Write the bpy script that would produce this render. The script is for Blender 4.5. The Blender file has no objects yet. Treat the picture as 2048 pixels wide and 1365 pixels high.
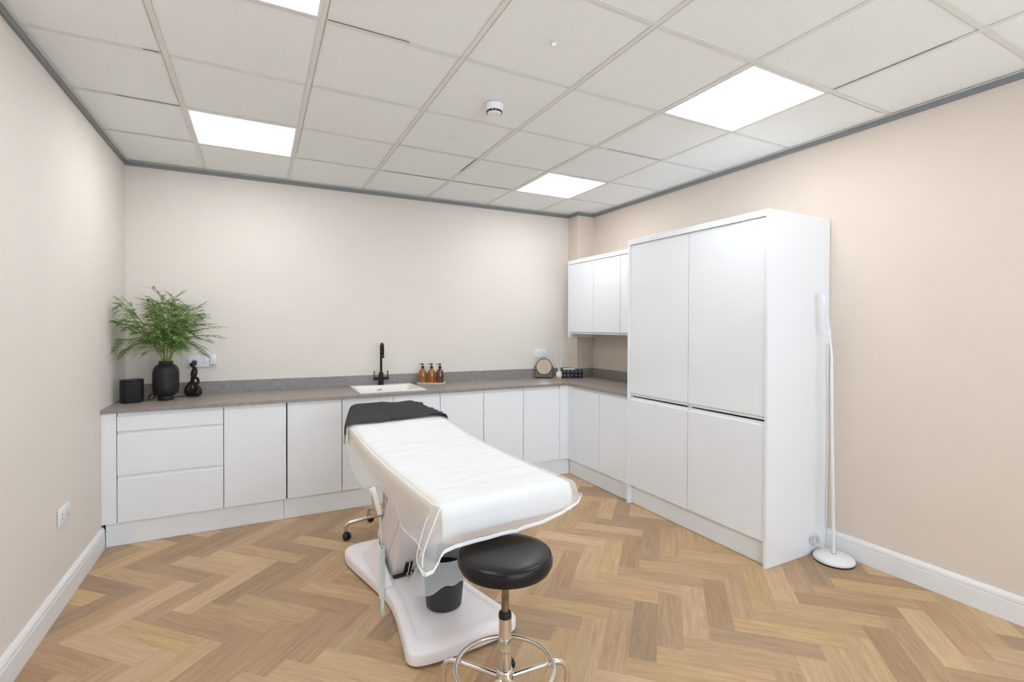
import bpy, bmesh, math, random
from mathutils import Vector, Matrix, noise
sc = bpy.context.scene
COL = sc.collection
PI = math.pi
random.seed(7)

# ------------------------------------------------------------------ camera
cd = bpy.data.cameras.new('camera'); cam = bpy.data.objects.new('camera', cd); COL.objects.link(cam)
YAW, PITCH, ROLL = 0.4791, -0.0104, 0.0041
fw = Vector((math.sin(YAW)*math.cos(PITCH), math.cos(YAW)*math.cos(PITCH), math.sin(PITCH)))
r0 = Vector((math.cos(YAW), -math.sin(YAW), 0)); u0 = r0.cross(fw)
rr = math.cos(ROLL)*r0 + math.sin(ROLL)*u0; uu = -math.sin(ROLL)*r0 + math.cos(ROLL)*u0
M = Matrix((rr, uu, -fw)).transposed().to_4x4(); M.translation = Vector((0.3705, -3.8952, 1.4078))
cam.matrix_world = M
cd.sensor_width = 36; cd.lens = 977.76/2048*36; cd.shift_y = -18/2048; cd.clip_start = 0.05
sc.camera = cam

# ------------------------------------------------------------------ world, daylight, exposure
w = bpy.data.worlds.new('sky'); sc.world = w; w.use_nodes = True
bg = w.node_tree.nodes['Background']; bg.inputs[0].default_value = (0.78, 0.89, 1.0, 1); bg.inputs[1].default_value = 7.5
sc.view_settings.view_transform = 'Standard'; sc.view_settings.look = 'None'
sc.view_settings.gamma = 1; sc.view_settings.use_curve_mapping = False
sc.view_settings.exposure = 0.05
LED = 12.0          # radiance of the ceiling panels

# ------------------------------------------------------------------ materials
def nt(name):
    m = bpy.data.materials.new(name); m.use_nodes = True
    return m, m.node_tree.nodes, m.node_tree.links, m.node_tree.nodes['Principled BSDF']
def mat(name, col, rough=0.5, metal=0.0, coat=0.0, noise_amt=0.0, noise_scale=8, bump=0.0, bump_scale=80, spec=0.5, trans=0.0, ior=1.45):
    m, N, L, b = nt(name)
    b.inputs['Base Color'].default_value = (*col, 1); b.inputs['Roughness'].default_value = rough
    b.inputs['Metallic'].default_value = metal; b.inputs['Coat Weight'].default_value = coat
    b.inputs['Coat Roughness'].default_value = 0.05; b.inputs['Specular IOR Level'].default_value = spec
    b.inputs['Transmission Weight'].default_value = trans; b.inputs['IOR'].default_value = ior
    tc = N.new('ShaderNodeTexCoord')
    if noise_amt:
        n = N.new('ShaderNodeTexNoise'); n.inputs['Scale'].default_value = noise_scale; n.inputs['Detail'].default_value = 6
        L.new(tc.outputs['Object'], n.inputs['Vector'])
        r = N.new('ShaderNodeValToRGB')
        r.color_ramp.elements[0].position = .3; r.color_ramp.elements[1].position = .7
        r.color_ramp.elements[0].color = (*[c*(1-noise_amt) for c in col], 1); r.color_ramp.elements[1].color = (*[min(1, c*(1+noise_amt)) for c in col], 1)
        L.new(n.outputs['Fac'], r.inputs['Fac']); L.new(r.outputs['Color'], b.inputs['Base Color'])
    if bump:
        n2 = N.new('ShaderNodeTexNoise'); n2.inputs['Scale'].default_value = bump_scale; n2.inputs['Detail'].default_value = 4
        L.new(tc.outputs['Object'], n2.inputs['Vector'])
        bp = N.new('ShaderNodeBump'); bp.inputs['Strength'].default_value = bump; bp.inputs['Distance'].default_value = 0.002
        L.new(n2.outputs['Fac'], bp.inputs['Height']); L.new(bp.outputs['Normal'], b.inputs['Normal'])
    return m
def emis(name, col, s):
    m, N, L, b = nt(name); b.inputs['Base Color'].default_value = (.9, .9, .9, 1)
    b.inputs['Emission Color'].default_value = (*col, 1); b.inputs['Emission Strength'].default_value = s
    return m
WALLC = (0.77, 0.715, 0.66)
m_wall = mat('wall_paint', WALLC, 0.85, noise_amt=.012, noise_scale=3, bump=.06, bump_scale=220, spec=.2)
m_wallb = mat('wall_paint_beige', (0.745, 0.645, 0.56), 0.85, noise_amt=.012, noise_scale=3, bump=.06, bump_scale=220, spec=.2)
m_tile = mat('ceiling_tile', (0.92, 0.935, 0.93), 0.95, noise_amt=.018, noise_scale=90, bump=.35, bump_scale=260, spec=.1)
m_bar = mat('ceiling_bar', (0.80, 0.80, 0.76), 0.6, noise_amt=.03, noise_scale=12)
m_greytrim = mat('grey_trim', (0.235, 0.245, 0.255), 0.55, noise_amt=.03)
m_gap = mat('ceiling_gap', (0.10, 0.08, 0.06), 0.9, noise_amt=.1)
m_skirt = mat('skirting_white', (0.82, 0.82, 0.83), 0.35, noise_amt=.01)
m_gloss = mat('gloss_white', (0.885, 0.915, 0.95), 0.12, coat=.6, noise_amt=.004, noise_scale=2)
m_carc = mat('carcass_white', (0.72, 0.73, 0.74), 0.45, noise_amt=.01)
m_stone = mat('worktop_laminate', (0.30, 0.262, 0.235), 0.42, noise_amt=.16, noise_scale=38, bump=.1, bump_scale=300)
m_upst = mat('upstand_laminate', (0.27, 0.25, 0.24), 0.5, noise_amt=.16, noise_scale=38)
m_black = mat('matt_black', (0.010, 0.010, 0.011), 0.38, noise_amt=.05)
m_blackm = mat('black_metal', (0.012, 0.013, 0.015), 0.32, metal=.4, noise_amt=.03)
m_ceram = mat('black_ceramic', (0.013, 0.012, 0.012), 0.5, noise_amt=.2, noise_scale=60, bump=.4, bump_scale=160)
m_leather = mat('black_vinyl', (0.013, 0.012, 0.012), 0.30, noise_amt=.05, bump=.12, bump_scale=420, spec=.32)
m_chrome = mat('chrome', (0.80, 0.79, 0.77), 0.09, metal=1, noise_amt=.02)
m_rodold = mat('worn_steel', (0.30, 0.25, 0.20), 0.3, metal=1, noise_amt=.35, noise_scale=30)
m_alu = mat('brushed_steel', (0.66, 0.63, 0.59), 0.25, metal=1, noise_amt=.03)
m_sink = mat('sink_composite', (0.86, 0.85, 0.80), 0.3, noise_amt=.01)
m_amber = mat('amber_glass', (0.33, 0.11, 0.010), 0.08, coat=.7, noise_amt=.15, noise_scale=14)
m_amberd = mat('amber_glass_dark', (0.12, 0.04, 0.018), 0.08, coat=.7, noise_amt=.3, noise_scale=22)
m_tray = mat('tray_stone', (0.88, 0.86, 0.80), 0.6, noise_amt=.03)
m_plate = mat('socket_plastic', (0.83, 0.84, 0.88), 0.3, noise_amt=.005)
m_hole = mat('socket_hole', (0.03, 0.03, 0.035), 0.6, noise_amt=.05)
m_smoke = mat('detector_plastic', (0.86, 0.87, 0.90), 0.35, noise_amt=.005)
m_pink = mat('couch_plastic', (0.90, 0.855, 0.865), 0.38, noise_amt=.01)
m_matt = mat('couch_vinyl', (0.80, 0.70, 0.56), 0.5, noise_amt=.02)
m_bin = mat('bin_plastic', (0.035, 0.036, 0.042), 0.55, noise_amt=.1, noise_scale=50)
m_towel = mat("towel_cloth", (0.13, 0.122, 0.129), 0.95, noise_amt=.25, noise_scale=160, bump=.6, bump_scale=420, spec=.1)
m_rubber = mat('caster_rubber', (0.012, 0.012, 0.013), 0.35, noise_amt=.05)
m_lampw = mat('lamp_white', (0.84, 0.84, 0.84), 0.3, noise_amt=.01)
m_lamph = mat('lamp_head_plastic', (0.80, 0.83, 0.90), 0.25, noise_amt=.01)
m_cable = mat('cable_teal_white', (0.66, 0.76, 0.73), 0.35, noise_amt=.02)
m_stem = mat('stem_green', (0.22, 0.30, 0.06), 0.55, noise_amt=.2, noise_scale=20)
m_reed = mat('reed', (0.88, 0.83, 0.74), 0.8, noise_amt=.05)
m_label = mat('label_paper', (0.82, 0.80, 0.76), 0.7, noise_amt=.01)
m_oil = mat('diffuser_oil', (0.62, 0.52, 0.12), 0.1, coat=.6, noise_amt=.05)
m_mirror = mat('mirror_glass', (0.92, 0.90, 0.86), 0.03, metal=1, noise_amt=.004)
m_led = emis('led_diffuser', (0.935, 0.972, 1.0), LED)
m_green = emis('green_indicator', (0.12, 1.0, 0.5), 1.2)
m_hem = mat('hem_tape', (0.90, 0.90, 0.90), 0.5, noise_amt=.01)
m_glassw = mat('window_frame_white', (0.8, 0.8, 0.8), 0.4, noise_amt=.01)

def sheer(name, col, fac, rough, bump=.5, scale=30, transl=.35):
    m, N, L, b = nt(name)
    b.inputs['Base Color'].default_value = (*col, 1); b.inputs['Roughness'].default_value = rough
    tr = N.new('ShaderNodeBsdfTransparent'); tl = N.new('ShaderNodeBsdfTranslucent'); tl.inputs[0].default_value = (*col, 1)
    m1 = N.new('ShaderNodeMixShader'); m1.inputs[0].default_value = transl
    m2 = N.new('ShaderNodeMixShader'); m2.inputs[0].default_value = fac
    out = N['Material Output']
    L.new(b.outputs[0], m1.inputs[1]); L.new(tl.outputs[0], m1.inputs[2])
    L.new(tr.outputs[0], m2.inputs[1]); L.new(m1.outputs[0], m2.inputs[2]); L.new(m2.outputs[0], out.inputs[0])
    tc = N.new('ShaderNodeTexCoord'); n = N.new('ShaderNodeTexNoise'); n.inputs['Scale'].default_value = scale; n.inputs['Detail'].default_value = 3
    mp = N.new('ShaderNodeMapping'); mp.inputs['Scale'].default_value = (.35, 1, 1)
    L.new(tc.outputs['Object'], mp.inputs[0]); L.new(mp.outputs[0], n.inputs['Vector'])
    bp = N.new('ShaderNodeBump'); bp.inputs['Strength'].default_value = bump; bp.inputs['Distance'].default_value = .004
    L.new(n.outputs['Fac'], bp.inputs['Height']); L.new(bp.outputs[0], b.inputs['Normal'])
    return m
m_film = sheer('cover_film', (0.96, 0.96, 0.96), 0.36, 0.27, bump=.35, transl=.25)
m_liner = sheer('bin_liner_film', (0.86, 0.93, 0.98), 0.6, 0.12, bump=1.0, scale=90)
m_paneglass = sheer('window_glass', (0.9, 0.95, 1.0), 0.06, 0.02, bump=0, transl=0)

def floor_mat():
    m, N, L, b = nt('herringbone_vinyl')
    at = N.new('ShaderNodeVertexColor'); at.layer_name = 'tint'
    uv = N.new('ShaderNodeUVMap'); uv.uv_map = 'plank'
    mp = N.new('ShaderNodeMapping'); mp.inputs['Scale'].default_value = (2.2, 26, 1); L.new(uv.outputs[0], mp.inputs[0])
    n = N.new('ShaderNodeTexNoise'); n.inputs['Scale'].default_value = 1.6; n.inputs['Detail'].default_value = 8; n.inputs['Roughness'].default_value = .62; n.inputs['Distortion'].default_value = .9
    L.new(mp.outputs[0], n.inputs['Vector'])
    wv = N.new('ShaderNodeTexWave'); wv.wave_type = 'BANDS'; wv.bands_direction = 'Y'; wv.inputs['Scale'].default_value = 7; wv.inputs['Distortion'].default_value = 16; wv.inputs['Detail'].default_value = 2.5; wv.inputs['Detail Scale'].default_value = .7
    mp2 = N.new('ShaderNodeMapping'); mp2.inputs['Scale'].default_value = (1.3, 5, 1); L.new(uv.outputs[0], mp2.inputs[0]); L.new(mp2.outputs[0], wv.inputs['Vector'])
    r = N.new('ShaderNodeValToRGB'); e = r.color_ramp.elements
    e[0].position = .30; e[0].color = (.69, .65, .60, 1); e[1].position = .68; e[1].color = (1.06, 1.06, 1.05, 1)
    L.new(n.outputs['Fac'], r.inputs['Fac'])
    r2 = N.new('ShaderNodeValToRGB'); r2.color_ramp.elements[0].color = (.93, .915, .90, 1); r2.color_ramp.elements[1].color = (1.03, 1.03, 1.03, 1)
    L.new(wv.outputs['Fac'], r2.inputs['Fac'])
    a = N.new('ShaderNodeMixRGB'); a.blend_type = 'MULTIPLY'; a.inputs[0].default_value = .75; L.new(at.outputs[0], a.inputs[1]); L.new(r.outputs[0], a.inputs[2])
    c = N.new('ShaderNodeMixRGB'); c.blend_type = 'MULTIPLY'; c.inputs[0].default_value = 1; L.new(a.outputs[0], c.inputs[1]); L.new(r2.outputs[0], c.inputs[2])
    L.new(c.outputs[0], b.inputs['Base Color']); b.inputs['Roughness'].default_value = .48; b.inputs['Specular IOR Level'].default_value = .35
    bp = N.new('ShaderNodeBump'); bp.inputs['Strength'].default_value = .15; bp.inputs['Distance'].default_value = .001
    L.new(n.outputs['Fac'], bp.inputs['Height']); L.new(bp.outputs[0], b.inputs['Normal'])
    return m
m_floor = floor_mat()
def leaf_mat():
    m, N, L, b = nt('fern_leaf')
    g = N.new('ShaderNodeVertexColor'); g.layer_name = 'tint'
    L.new(g.outputs[0], b.inputs['Base Color']); b.inputs['Roughness'].default_value = .5
    n = N.new('ShaderNodeTexNoise'); n.inputs['Scale'].default_value = 30
    return m
m_leaf = leaf_mat()

# ------------------------------------------------------------------ mesh helpers
class MB:
    def __init__(s): s.bm = bmesh.new()
    def box(s, x0, x1, y0, y1, z0, z1, bev=0, seg=2, M=None):
        r = bmesh.ops.create_cube(s.bm, size=1); vs = r['verts']
        for v in vs: v.co = Vector(((x0+x1)/2 + v.co.x*(x1-x0), (y0+y1)/2 + v.co.y*(y1-y0), (z0+z1)/2 + v.co.z*(z1-z0)))
        if M is not None: bmesh.ops.transform(s.bm, matrix=M, verts=vs)
        if bev:
            es = list({e for v in vs for e in v.link_edges})
            bmesh.ops.bevel(s.bm, geom=es, offset=bev, segments=seg, affect='EDGES', profile=.5)
        return s
    def prism(s, pts, z0, z1, axis='z', bev=0):
        def P(a, b, c):
            return {'z': Vector((a, b, c)), 'x': Vector((c, a, b)), 'y': Vector((a, c, b))}[axis]
        lo = [s.bm.verts.new(P(a, b, z0)) for a, b in pts]; hi = [s.bm.verts.new(P(a, b, z1)) for a, b in pts]
        n = len(pts); fs = []
        fs.append(s.bm.faces.new(lo[::-1])); fs.append(s.bm.faces.new(hi))
        for i in range(n): fs.append(s.bm.faces.new((lo[i], lo[(i+1) % n], hi[(i+1) % n], hi[i])))
        bmesh.ops.recalc_face_normals(s.bm, faces=fs)
        if bev:
            es = list({e for f in fs for e in f.edges})
            bmesh.ops.bevel(s.bm, geom=es, offset=bev, segments=2, affect='EDGES', profile=.5)
        return s
    def lathe(s, prof, c=(0, 0, 0), n=40, M=None, sx=1, sy=1):
        rings = []; c = Vector(c)
        for r, z in prof:
            if r < 1e-5: rings.append([s.bm.verts.new((c.x, c.y, c.z+z))])
            else: rings.append([s.bm.verts.new((c.x+r*sx*math.cos(2*PI*k/n), c.y+r*sy*math.sin(2*PI*k/n), c.z+z)) for k in range(n)])
        fs = []
        for a, b in zip(rings, rings[1:]):
            for k in range(n):
                q = (k+1) % n
                if len(a) == 1 and len(b) == 1: break
                if len(a) == 1: fs.append(s.bm.faces.new((a[0], b[q], b[k])))
                elif len(b) == 1: fs.append(s.bm.faces.new((a[k], a[q], b[0])))
                else: fs.append(s.bm.faces.new((a[k], a[q], b[q], b[k])))
        if M is not None: bmesh.ops.transform(s.bm, matrix=M, verts=[v for r in rings for v in r])
        return s
    def cyl(s, a, b, r, n=20, r2=None):
        return s.tube([a, b], [r, r if r2 is None else r2], n)
    def tube(s, pts, rad, n=12, closed=False, flat=None):
        pts = [Vector(p) for p in pts]; m = len(pts)
        if not hasattr(rad, '__len__'): rad = [rad]*m
        T = []
        for i in range(m):
            if closed: t = pts[(i+1) % m]-pts[i-1]
            else: t = pts[min(i+1, m-1)]-pts[max(i-1, 0)]
            T.append(t.normalized() if t.length > 1e-9 else Vector((0, 0, 1)))
        up = Vector((0, 0, 1)) if abs(T[0].z) < .9 else Vector((1, 0, 0))
        nrm = (up - T[0]*up.dot(T[0])).normalized(); rings = []
        for i in range(m):
            if i:
                nrm = nrm - T[i]*nrm.dot(T[i])
                nrm = nrm.normalized() if nrm.length > 1e-6 else T[i].orthogonal().normalized()
            bi = T[i].cross(nrm); fl = 1 if flat is None else flat
            rings.append([s.bm.verts.new(pts[i] + rad[i]*(math.cos(2*PI*k/n)*nrm + fl*math.sin(2*PI*k/n)*bi)) for k in range(n)])
        for i in range(m if closed else m-1):
            a, b = rings[i], rings[(i+1) % m]
            for k in range(n): s.bm.faces.new((a[k], a[(k+1) % n], b[(k+1) % n], b[k]))
        if not closed:
            s.bm.faces.new(rings[0][::-1]); s.bm.faces.new(rings[-1])
        return s
    def sphere(s, c, r, sx=1, sy=1, sz=1, n=20):
        q = bmesh.ops.create_uvsphere(s.bm, u_segments=n, v_segments=n//2+2, radius=r)['verts']
        for v in q: v.co = Vector((c[0]+v.co.x*sx, c[1]+v.co.y*sy, c[2]+v.co.z*sz))
        return s
    def build(s, name, m, parent=None, smooth=True, ang=40):
        bmesh.ops.recalc_face_normals(s.bm, faces=s.bm.faces)
        me = bpy.data.meshes.new(name); s.bm.to_mesh(me); s.bm.free()
        me.materials.append(m)
        if smooth:
            for p in me.polygons: p.use_smooth = True
            me.set_sharp_from_angle(angle=math.radians(ang))
        o = bpy.data.objects.new(name, me); COL.objects.link(o)
        if parent: o.parent = parent
        return o
def B(*a, **k): return MB().box(*a, **k)
def thing(name, label, cat, loc=(0, 0, 0), rz=0, group=None):
    o = bpy.data.objects.new(name, None); COL.objects.link(o); o.location = loc; o.rotation_euler = (0, 0, rz)
    o.empty_display_size = .05; o['label'] = label; o['category'] = cat
    if group: o['group'] = group
    return o
def tag(o, label, cat, group=None, kind=None):
    o['label'] = label; o['category'] = cat
    if group: o['group'] = group
    if kind: o['kind'] = kind
    return o
def struct(o, label=None):
    o['kind'] = 'structure'
    if label: o['label'] = label
    return o
def smooth_path(pts, k=6, closed=False):
    pts = [Vector(p) for p in pts]; out = []; n = len(pts)
    rng = range(n if closed else n-1)
    for i in rng:
        if closed: p0, p1, p2, p3 = pts[i-1], pts[i], pts[(i+1) % n], pts[(i+2) % n]
        else: p0, p1, p2, p3 = pts[max(i-1, 0)], pts[i], pts[i+1], pts[min(i+2, n-1)]
        for j in range(k):
            t = j/k
            out.append(.5*((2*p1) + (p2-p0)*t + (2*p0-5*p1+4*p2-p3)*t*t + (3*p1-p0-3*p2+p3)*t**3))
    if not closed: out.append(pts[-1])
    return out

# ------------------------------------------------------------------ room shell
XL, XR, YF, H = -0.505, 3.595, -5.3, 2.63
YB0, YB1, XP, YP = 0.655, 0.58, 3.388, 0.406      # slightly skewed back wall, pillar corner
def yb(x): return YB0 + (YB1-YB0)*(x-XL)/(XP-XL)

def herringbone():
    bm = bmesh.new(); uvl = bm.loops.layers.uv.new('plank'); cl = bm.loops.layers.float_color.new('tint')
    W = .1145; Lg = .458; u_0, v_0 = -.137, -3.214; s2 = math.sqrt(2)
    tones = [(.58, .395, .228), (.53, .352, .204), (.46, .308, .186), (.61, .43, .26), (.55, .373, .22), (.42, .288, .182), (.58, .395, .212), (.50, .338, .205), (.455, .30, .175), (.60, .425, .265)]
    def plank(ua, ub, va, vb, along):
        c = [(ua, va), (ub, va), (ub, vb), (ua, vb)]
        xy = [((u-v)/s2, (u+v)/s2) for u, v in c]
        cx = sum(p[0] for p in xy)/4; cy = sum(p[1] for p in xy)/4
        if cx < XL-.5 or cx > XR+.5 or cy < YF-.5 or cy > .66+.5: return
        f = bm.faces.new([bm.verts.new((x, y, 0)) for x, y in xy])
        t = random.choice(tones); k = random.uniform(.9, 1.08); ro = (random.uniform(0, 40), random.uniform(0, 40))
        for lp, (u, v) in zip(f.loops, c):
            a, b_ = (u-ua, v-va) if along == 'u' else (v-va, u-ua)
            lp[uvl].uv = (a+ro[0], b_+ro[1]); lp[cl] = (t[0]*k, t[1]*k, t[2]*k, 1)
    g = .0
    for j in range(-14, 15):
        for k in range(-60, 60):
            ou = u_0 + W*k + Lg*j; ov = v_0 - W*k + Lg*j
            plank(ou, ou+Lg, ov, ov+W, 'u')
            plank(ou+Lg, ou+Lg+W, ov, ov+Lg, 'v')
    bmesh.ops.triangulate(bm, faces=[])
    for co, no in (((XL, 0, 0), (-1, 0, 0)), ((XR, 0, 0), (1, 0, 0)), ((0, YF, 0), (0, -1, 0)), ((0, .66, 0), (0, 1, 0))):
        bmesh.ops.bisect_plane(bm, geom=bm.verts[:]+bm.edges[:]+bm.faces[:], plane_co=co, plane_no=no, clear_outer=True)
    bmesh.ops.recalc_face_normals(bm, faces=bm.faces)
    for f in bm.faces:
        if f.normal.z < 0: f.normal_flip()
    me = bpy.data.meshes.new('floor'); bm.to_mesh(me); bm.free(); me.materials.append(m_floor)
    o = bpy.data.objects.new('floor', me); COL.objects.link(o); return o
struct(herringbone(), 'herringbone oak-look plank floor')
T = .12
struct(B(XL-T, XL, YF, .8, 0, H+.1).build('wall_left', m_wall, smooth=False), 'plain cream wall on the left')
struct(MB().prism([(XL, YB0), (XP, YB1), (XP, .8), (XL, .8)], 0, H+.1).build('wall_back', m_wall, smooth=False), 'cream wall above the long worktop')
struct(MB().prism([(XP, YP), (XR, YP), (XR, .8), (XP, .8)], 0, H+.1).build('wall_pillar', m_wallb, smooth=False), 'boxed out cream pillar in the corner')
struct(B(XR, XR+T, YF, .8, 0, H+.1).build('wall_right', m_wallb, smooth=False), 'beige wall on the right')
# front wall behind the camera, with its window
wf = MB(); wx0, wx1, wz0, wz1 = .35, 3.0, .85, 2.35
wf.box(XL, wx0, YF-T, YF, 0, H+.1); wf.box(wx1, XR, YF-T, YF, 0, H+.1); wf.box(wx0, wx1, YF-T, YF, 0, wz0); wf.box(wx0, wx1, YF-T, YF, wz1, H+.1)
struct(wf.build('wall_front', m_wall, smooth=False), 'cream wall with the window')
fr = MB(); q = .05
for a in (wx0, (wx0+wx1)/2-q/2, wx1-q): fr.box(a, a+q, YF-.09, YF-.03, wz0, wz1)
fr.box(wx0+q, wx1-q, YF-.09, YF-.03, wz0, wz0+q); fr.box(wx0+q, wx1-q, YF-.09, YF-.03, wz1-q, wz1)
win = struct(fr.build('window_1', m_glassw, smooth=False), 'white framed window')
B(wx0+q, wx1-q, YF-.062, YF-.058, wz0+q, wz1-q).build('pane', m_paneglass, win, smooth=False)

# ceiling: tiles, bars
tiles = MB(); bars = MB(); gaps = MB()
LIT = {(0, 0), (4, 0), (0, 3), (4, 3)}
xs = [XL] + [.6*i for i in range(6)] + [XR]; ys = [.66] + [-.6*j for j in range(9)] + [YF]
bw = .012
for i in range(len(xs)-1):
    for j in range(len(ys)-1):
        key = (i-1, j-1)
        if key in LIT: continue
        x0, x1, y1, y0 = xs[i], xs[i+1], ys[j], ys[j+1]
        if x1-x0 < .03 or y1-y0 < .03: continue
        dz = random.uniform(0, .0022)
        tiles.box(x0+.004, x1-.004, y0+.004, y1-.004, H+.003+dz, H+.018)
ceil = struct(tiles.build('ceiling', m_tile, smooth=False), 'suspended ceiling of mineral fibre tiles')
for x in xs[1:-1]: bars.box(x-bw, x+bw, YF, .66, H, H+.002)
for y in ys[1:-1]:
    for a, b in zip(xs, xs[1:]): bars.box(a+(bw if a > XL else 0), b-bw if b < XR else b, y-bw, y+bw, H+.0004, H+.0022)
bars.build('grid_bars', m_bar, ceil, smooth=False)
struct(B(XL, XR, YF, .8, H+.03, H+.1).build('ceiling_void', m_gap, smooth=False), 'void above the tiles')
# a few dark slits beside the bars where tiles sit unevenly
for (x, y0, y1, wdt) in ((0-.0125, -.62, -.95, .0016), (1.8-.0125, -.28, -.60, .005), (1.8+.0125, -.6, .3, .0012), (.6+.0125, -2.9, -.1, .0016), (1.2+.0125, -2.7, .4, .0016), (2.4+.0125, -2.4, -.6, .0012), (1.8+.0125, -2.6, -.65, .0014), (3.0-.0125, -2.9, -2.42, .0012), (0-.0125, -2.4, -.65, .0012)):
    gaps.box(x-wdt/2, x+wdt/2, min(y0, y1), max(y0, y1), H-.0003, H+.0015)
for (y, x0, x1, wdt) in ((-.6-.0125, -.3, -.02, .0014), (-1.2-.0125, -.08, -.02, .003), (-1.8-.0125, .62, .95, .0018), (-1.8-.0125, 2.42, 2.98, .0016), (-2.4+.0125, 2.42, 3.5, .0014), (-1.2-.0125, 2.5, 2.98, .0014), (-.6+.0125, 2.6, 2.99, .002), (.0-.0125, 1.25, 2.35, .0009)):
    gaps.box(x0, x1, y-wdt/2, y+wdt/2, H-.0003, H+.0015)
gaps.build('tile_gaps', m_gap, ceil, smooth=False)

def led(i, j, label):
    x0, y1 = .6*i, -.6*j
    t = thing('ceiling_light', label, 'ceiling light', (x0+.3, y1-.3, H-.002), group='square LED panels in the ceiling grid')
    f = MB()
    for a in ((-.288, .288, -.288, -.277), (-.288, .288, .277, .288), (-.288, -.277, -.277, .277), (.277, .288, -.277, .277)): f.box(*a, .000, .012)
    f.build('frame', m_smoke, t, smooth=False)
    B(-.277, .277, -.277, .277, .003, .009).build('diffuser', m_led, t, smooth=False)
led(0, 0, 'lit square ceiling panel near the back wall at left, above the plant side')
led(4, 0, 'smallest looking lit ceiling panel, near the corner pillar')
led(4, 3, 'large lit ceiling panel on the right, in front of the tall cupboards')
led(0, 3, 'lit ceiling panel cut off by the top edge of the photo')
# perimeter trims
def trimseg(name, a, b, inward, lab):
    a = Vector((*a, 0)); b = Vector((*b, 0)); d = (b-a).normalized(); n = Vector((*inward, 0))
    m = MB()
    P = lambda o, s, z: (o + n*s)[:2] + (z,)
    def slab(s0, s1, z0, z1):
        pts = [(a+n*s0), (b+n*s0), (b+n*s1), (a+n*s1)]
        m.prism([(p.x, p.y) for p in pts], z0, z1)
    slab(0, .014, H-.033, H-.001)
    o = m.build(name, m_greytrim, smooth=False); struct(o, lab)
    m2 = MB(); pts = [(a+n*.014), (b+n*.014), (b+n*.024), (a+n*.024)]
    m2.prism([(p.x, p.y) for p in pts], H-.004, H-.0015).build('flange', m_bar, o, smooth=False)
trimseg('trim_1', (XL, YF), (XL, YB0), (1, 0), 'grey ceiling trim along the left wall')
trimseg('trim_2', (XL+.014, YB0), (XP, YB1), (0, -1), 'grey ceiling trim along the back wall')
trimseg('trim_3', (XP, YB1-.014), (XP, YP-.014), (-1, 0), 'grey ceiling trim on the pillar side')
trimseg('trim_4', (XP, YP), (XR-.014, YP), (0, -1), 'grey ceiling trim on the pillar front')
trimseg('trim_5', (XR, YP), (XR, YF), (-1, 0), 'grey ceiling trim along the right wall')
def skirting(name, x, s, y0, y1, lab):
    m = MB(); t = .018
    prof = [(0, 0), (t, 0), (t, .094), (t-.003, .096), (t-.003, .099), (t, .102), (t-.001, .116), (t-.007, .129), (t-.010, .133), (0, .133)]
    m.prism([(x+s*a, z) for a, z in prof], y0, y1, axis='y')
    struct(m.build(name, m_skirt, smooth=False), lab)
skirting('baseboard_left', XL, 1, YF, .012, 'white skirting board on the left wall')
skirting('baseboard_right', XR, -1, YF, -2.068, 'white skirting board on the right wall')

# ------------------------------------------------------------------ fitted cabinets
# local frame of a run: x along the run, y into the wall (0 = door face), z up
def door_mb(x0, x1, z0, z1, mode, g=.002):
    m = MB(); x0 += g; x1 -= g; th = .019
    if mode == 'top': prof = [(0, z0), (0, z1-.023), (.0015, z1-.0205), (.010, z1-.0185), (.0125, z1-.014), (.013, z1), (th, z1), (th, z0)]
    elif mode == 'bottom': prof = [(0, z0+.023), (0, z1), (th, z1), (th, z0), (.013, z0), (.0125, z0+.014), (.010, z0+.0185), (.0015, z0+.0205)]
    else: prof = [(0, z0), (0, z1), (th, z1), (th, z0)]
    m.prism(prof, x0, x1, axis='x')
    return m
def carcass(x0, x1, y0, y1, z0, z1, top=False):
    m = MB(); t = .016; g = .0008
    m.box(x0+g, x0+t, y0, y1, z0, z1); m.box(x1-t, x1-g, y0, y1, z0, z1)
    m.box(x0+t, x1-t, y0, y1, z0, z0+t); m.box(x0+t, x1-t, y1-.006, y1, z0+t, z1)
    if top: m.box(x0+t, x1-t, y0, y1-.006, z1-t, z1)
    return m
BACK = dict(loc=(0, 0, 0), rz=0); RIGHT = dict(loc=(3.0, 0, 0), rz=-PI/2)
ZD0, ZD1, ZC = .152, .848, .8505
def unit(name, run, x0, x1, fronts, label, cat='cupboard', group=None, yb_=.54, z0=.152, z1=ZC, y_c=.0205, top=False):
    rz = run['rz']; l = run['loc']; cx = (x0+x1)/2
    off = Matrix.Rotation(rz, 3, 'Z') @ Vector((cx, 0, 0))
    t = thing(name, label, cat, (l[0]+off.x, l[1]+off.y, 0), rz, group)
    carcass(x0-cx, x1-cx, y_c, yb_, z0, z1, top).build('carcass', m_carc, t, smooth=False)
    for f in fronts:
        door_mb(f[1]-cx, f[2]-cx, f[3], f[4], f[5]).build(f[0], m_gloss, t, smooth=False)
    return t
GB = 'white gloss base cupboards under the long worktop'
unit('drawer_unit', BACK, -.425, .159, [('drawer', -.425, .159, .733, ZD1, 'top'), ('drawer', -.425, .159, .452, .730, 'top'), ('drawer', -.425, .159, ZD0, .449, 'top')],
     'white gloss unit with three handleless drawers at the left end', 'drawers', GB)
unit('base_cupboard', BACK, .160, .552, [('door', .160, .552, ZD0, ZD1, 'top')], 'narrow single-door white base cupboard right of the drawers', 'cupboard', GB)
unit('base_cupboard', BACK, .558, 1.329, [('door', .558, .937, ZD0, ZD1, 'top'), ('door', .938, 1.329, ZD0, ZD1, 'top')], 'double-door white base cupboard behind the head of the treatment couch', 'cupboard', GB)
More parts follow.
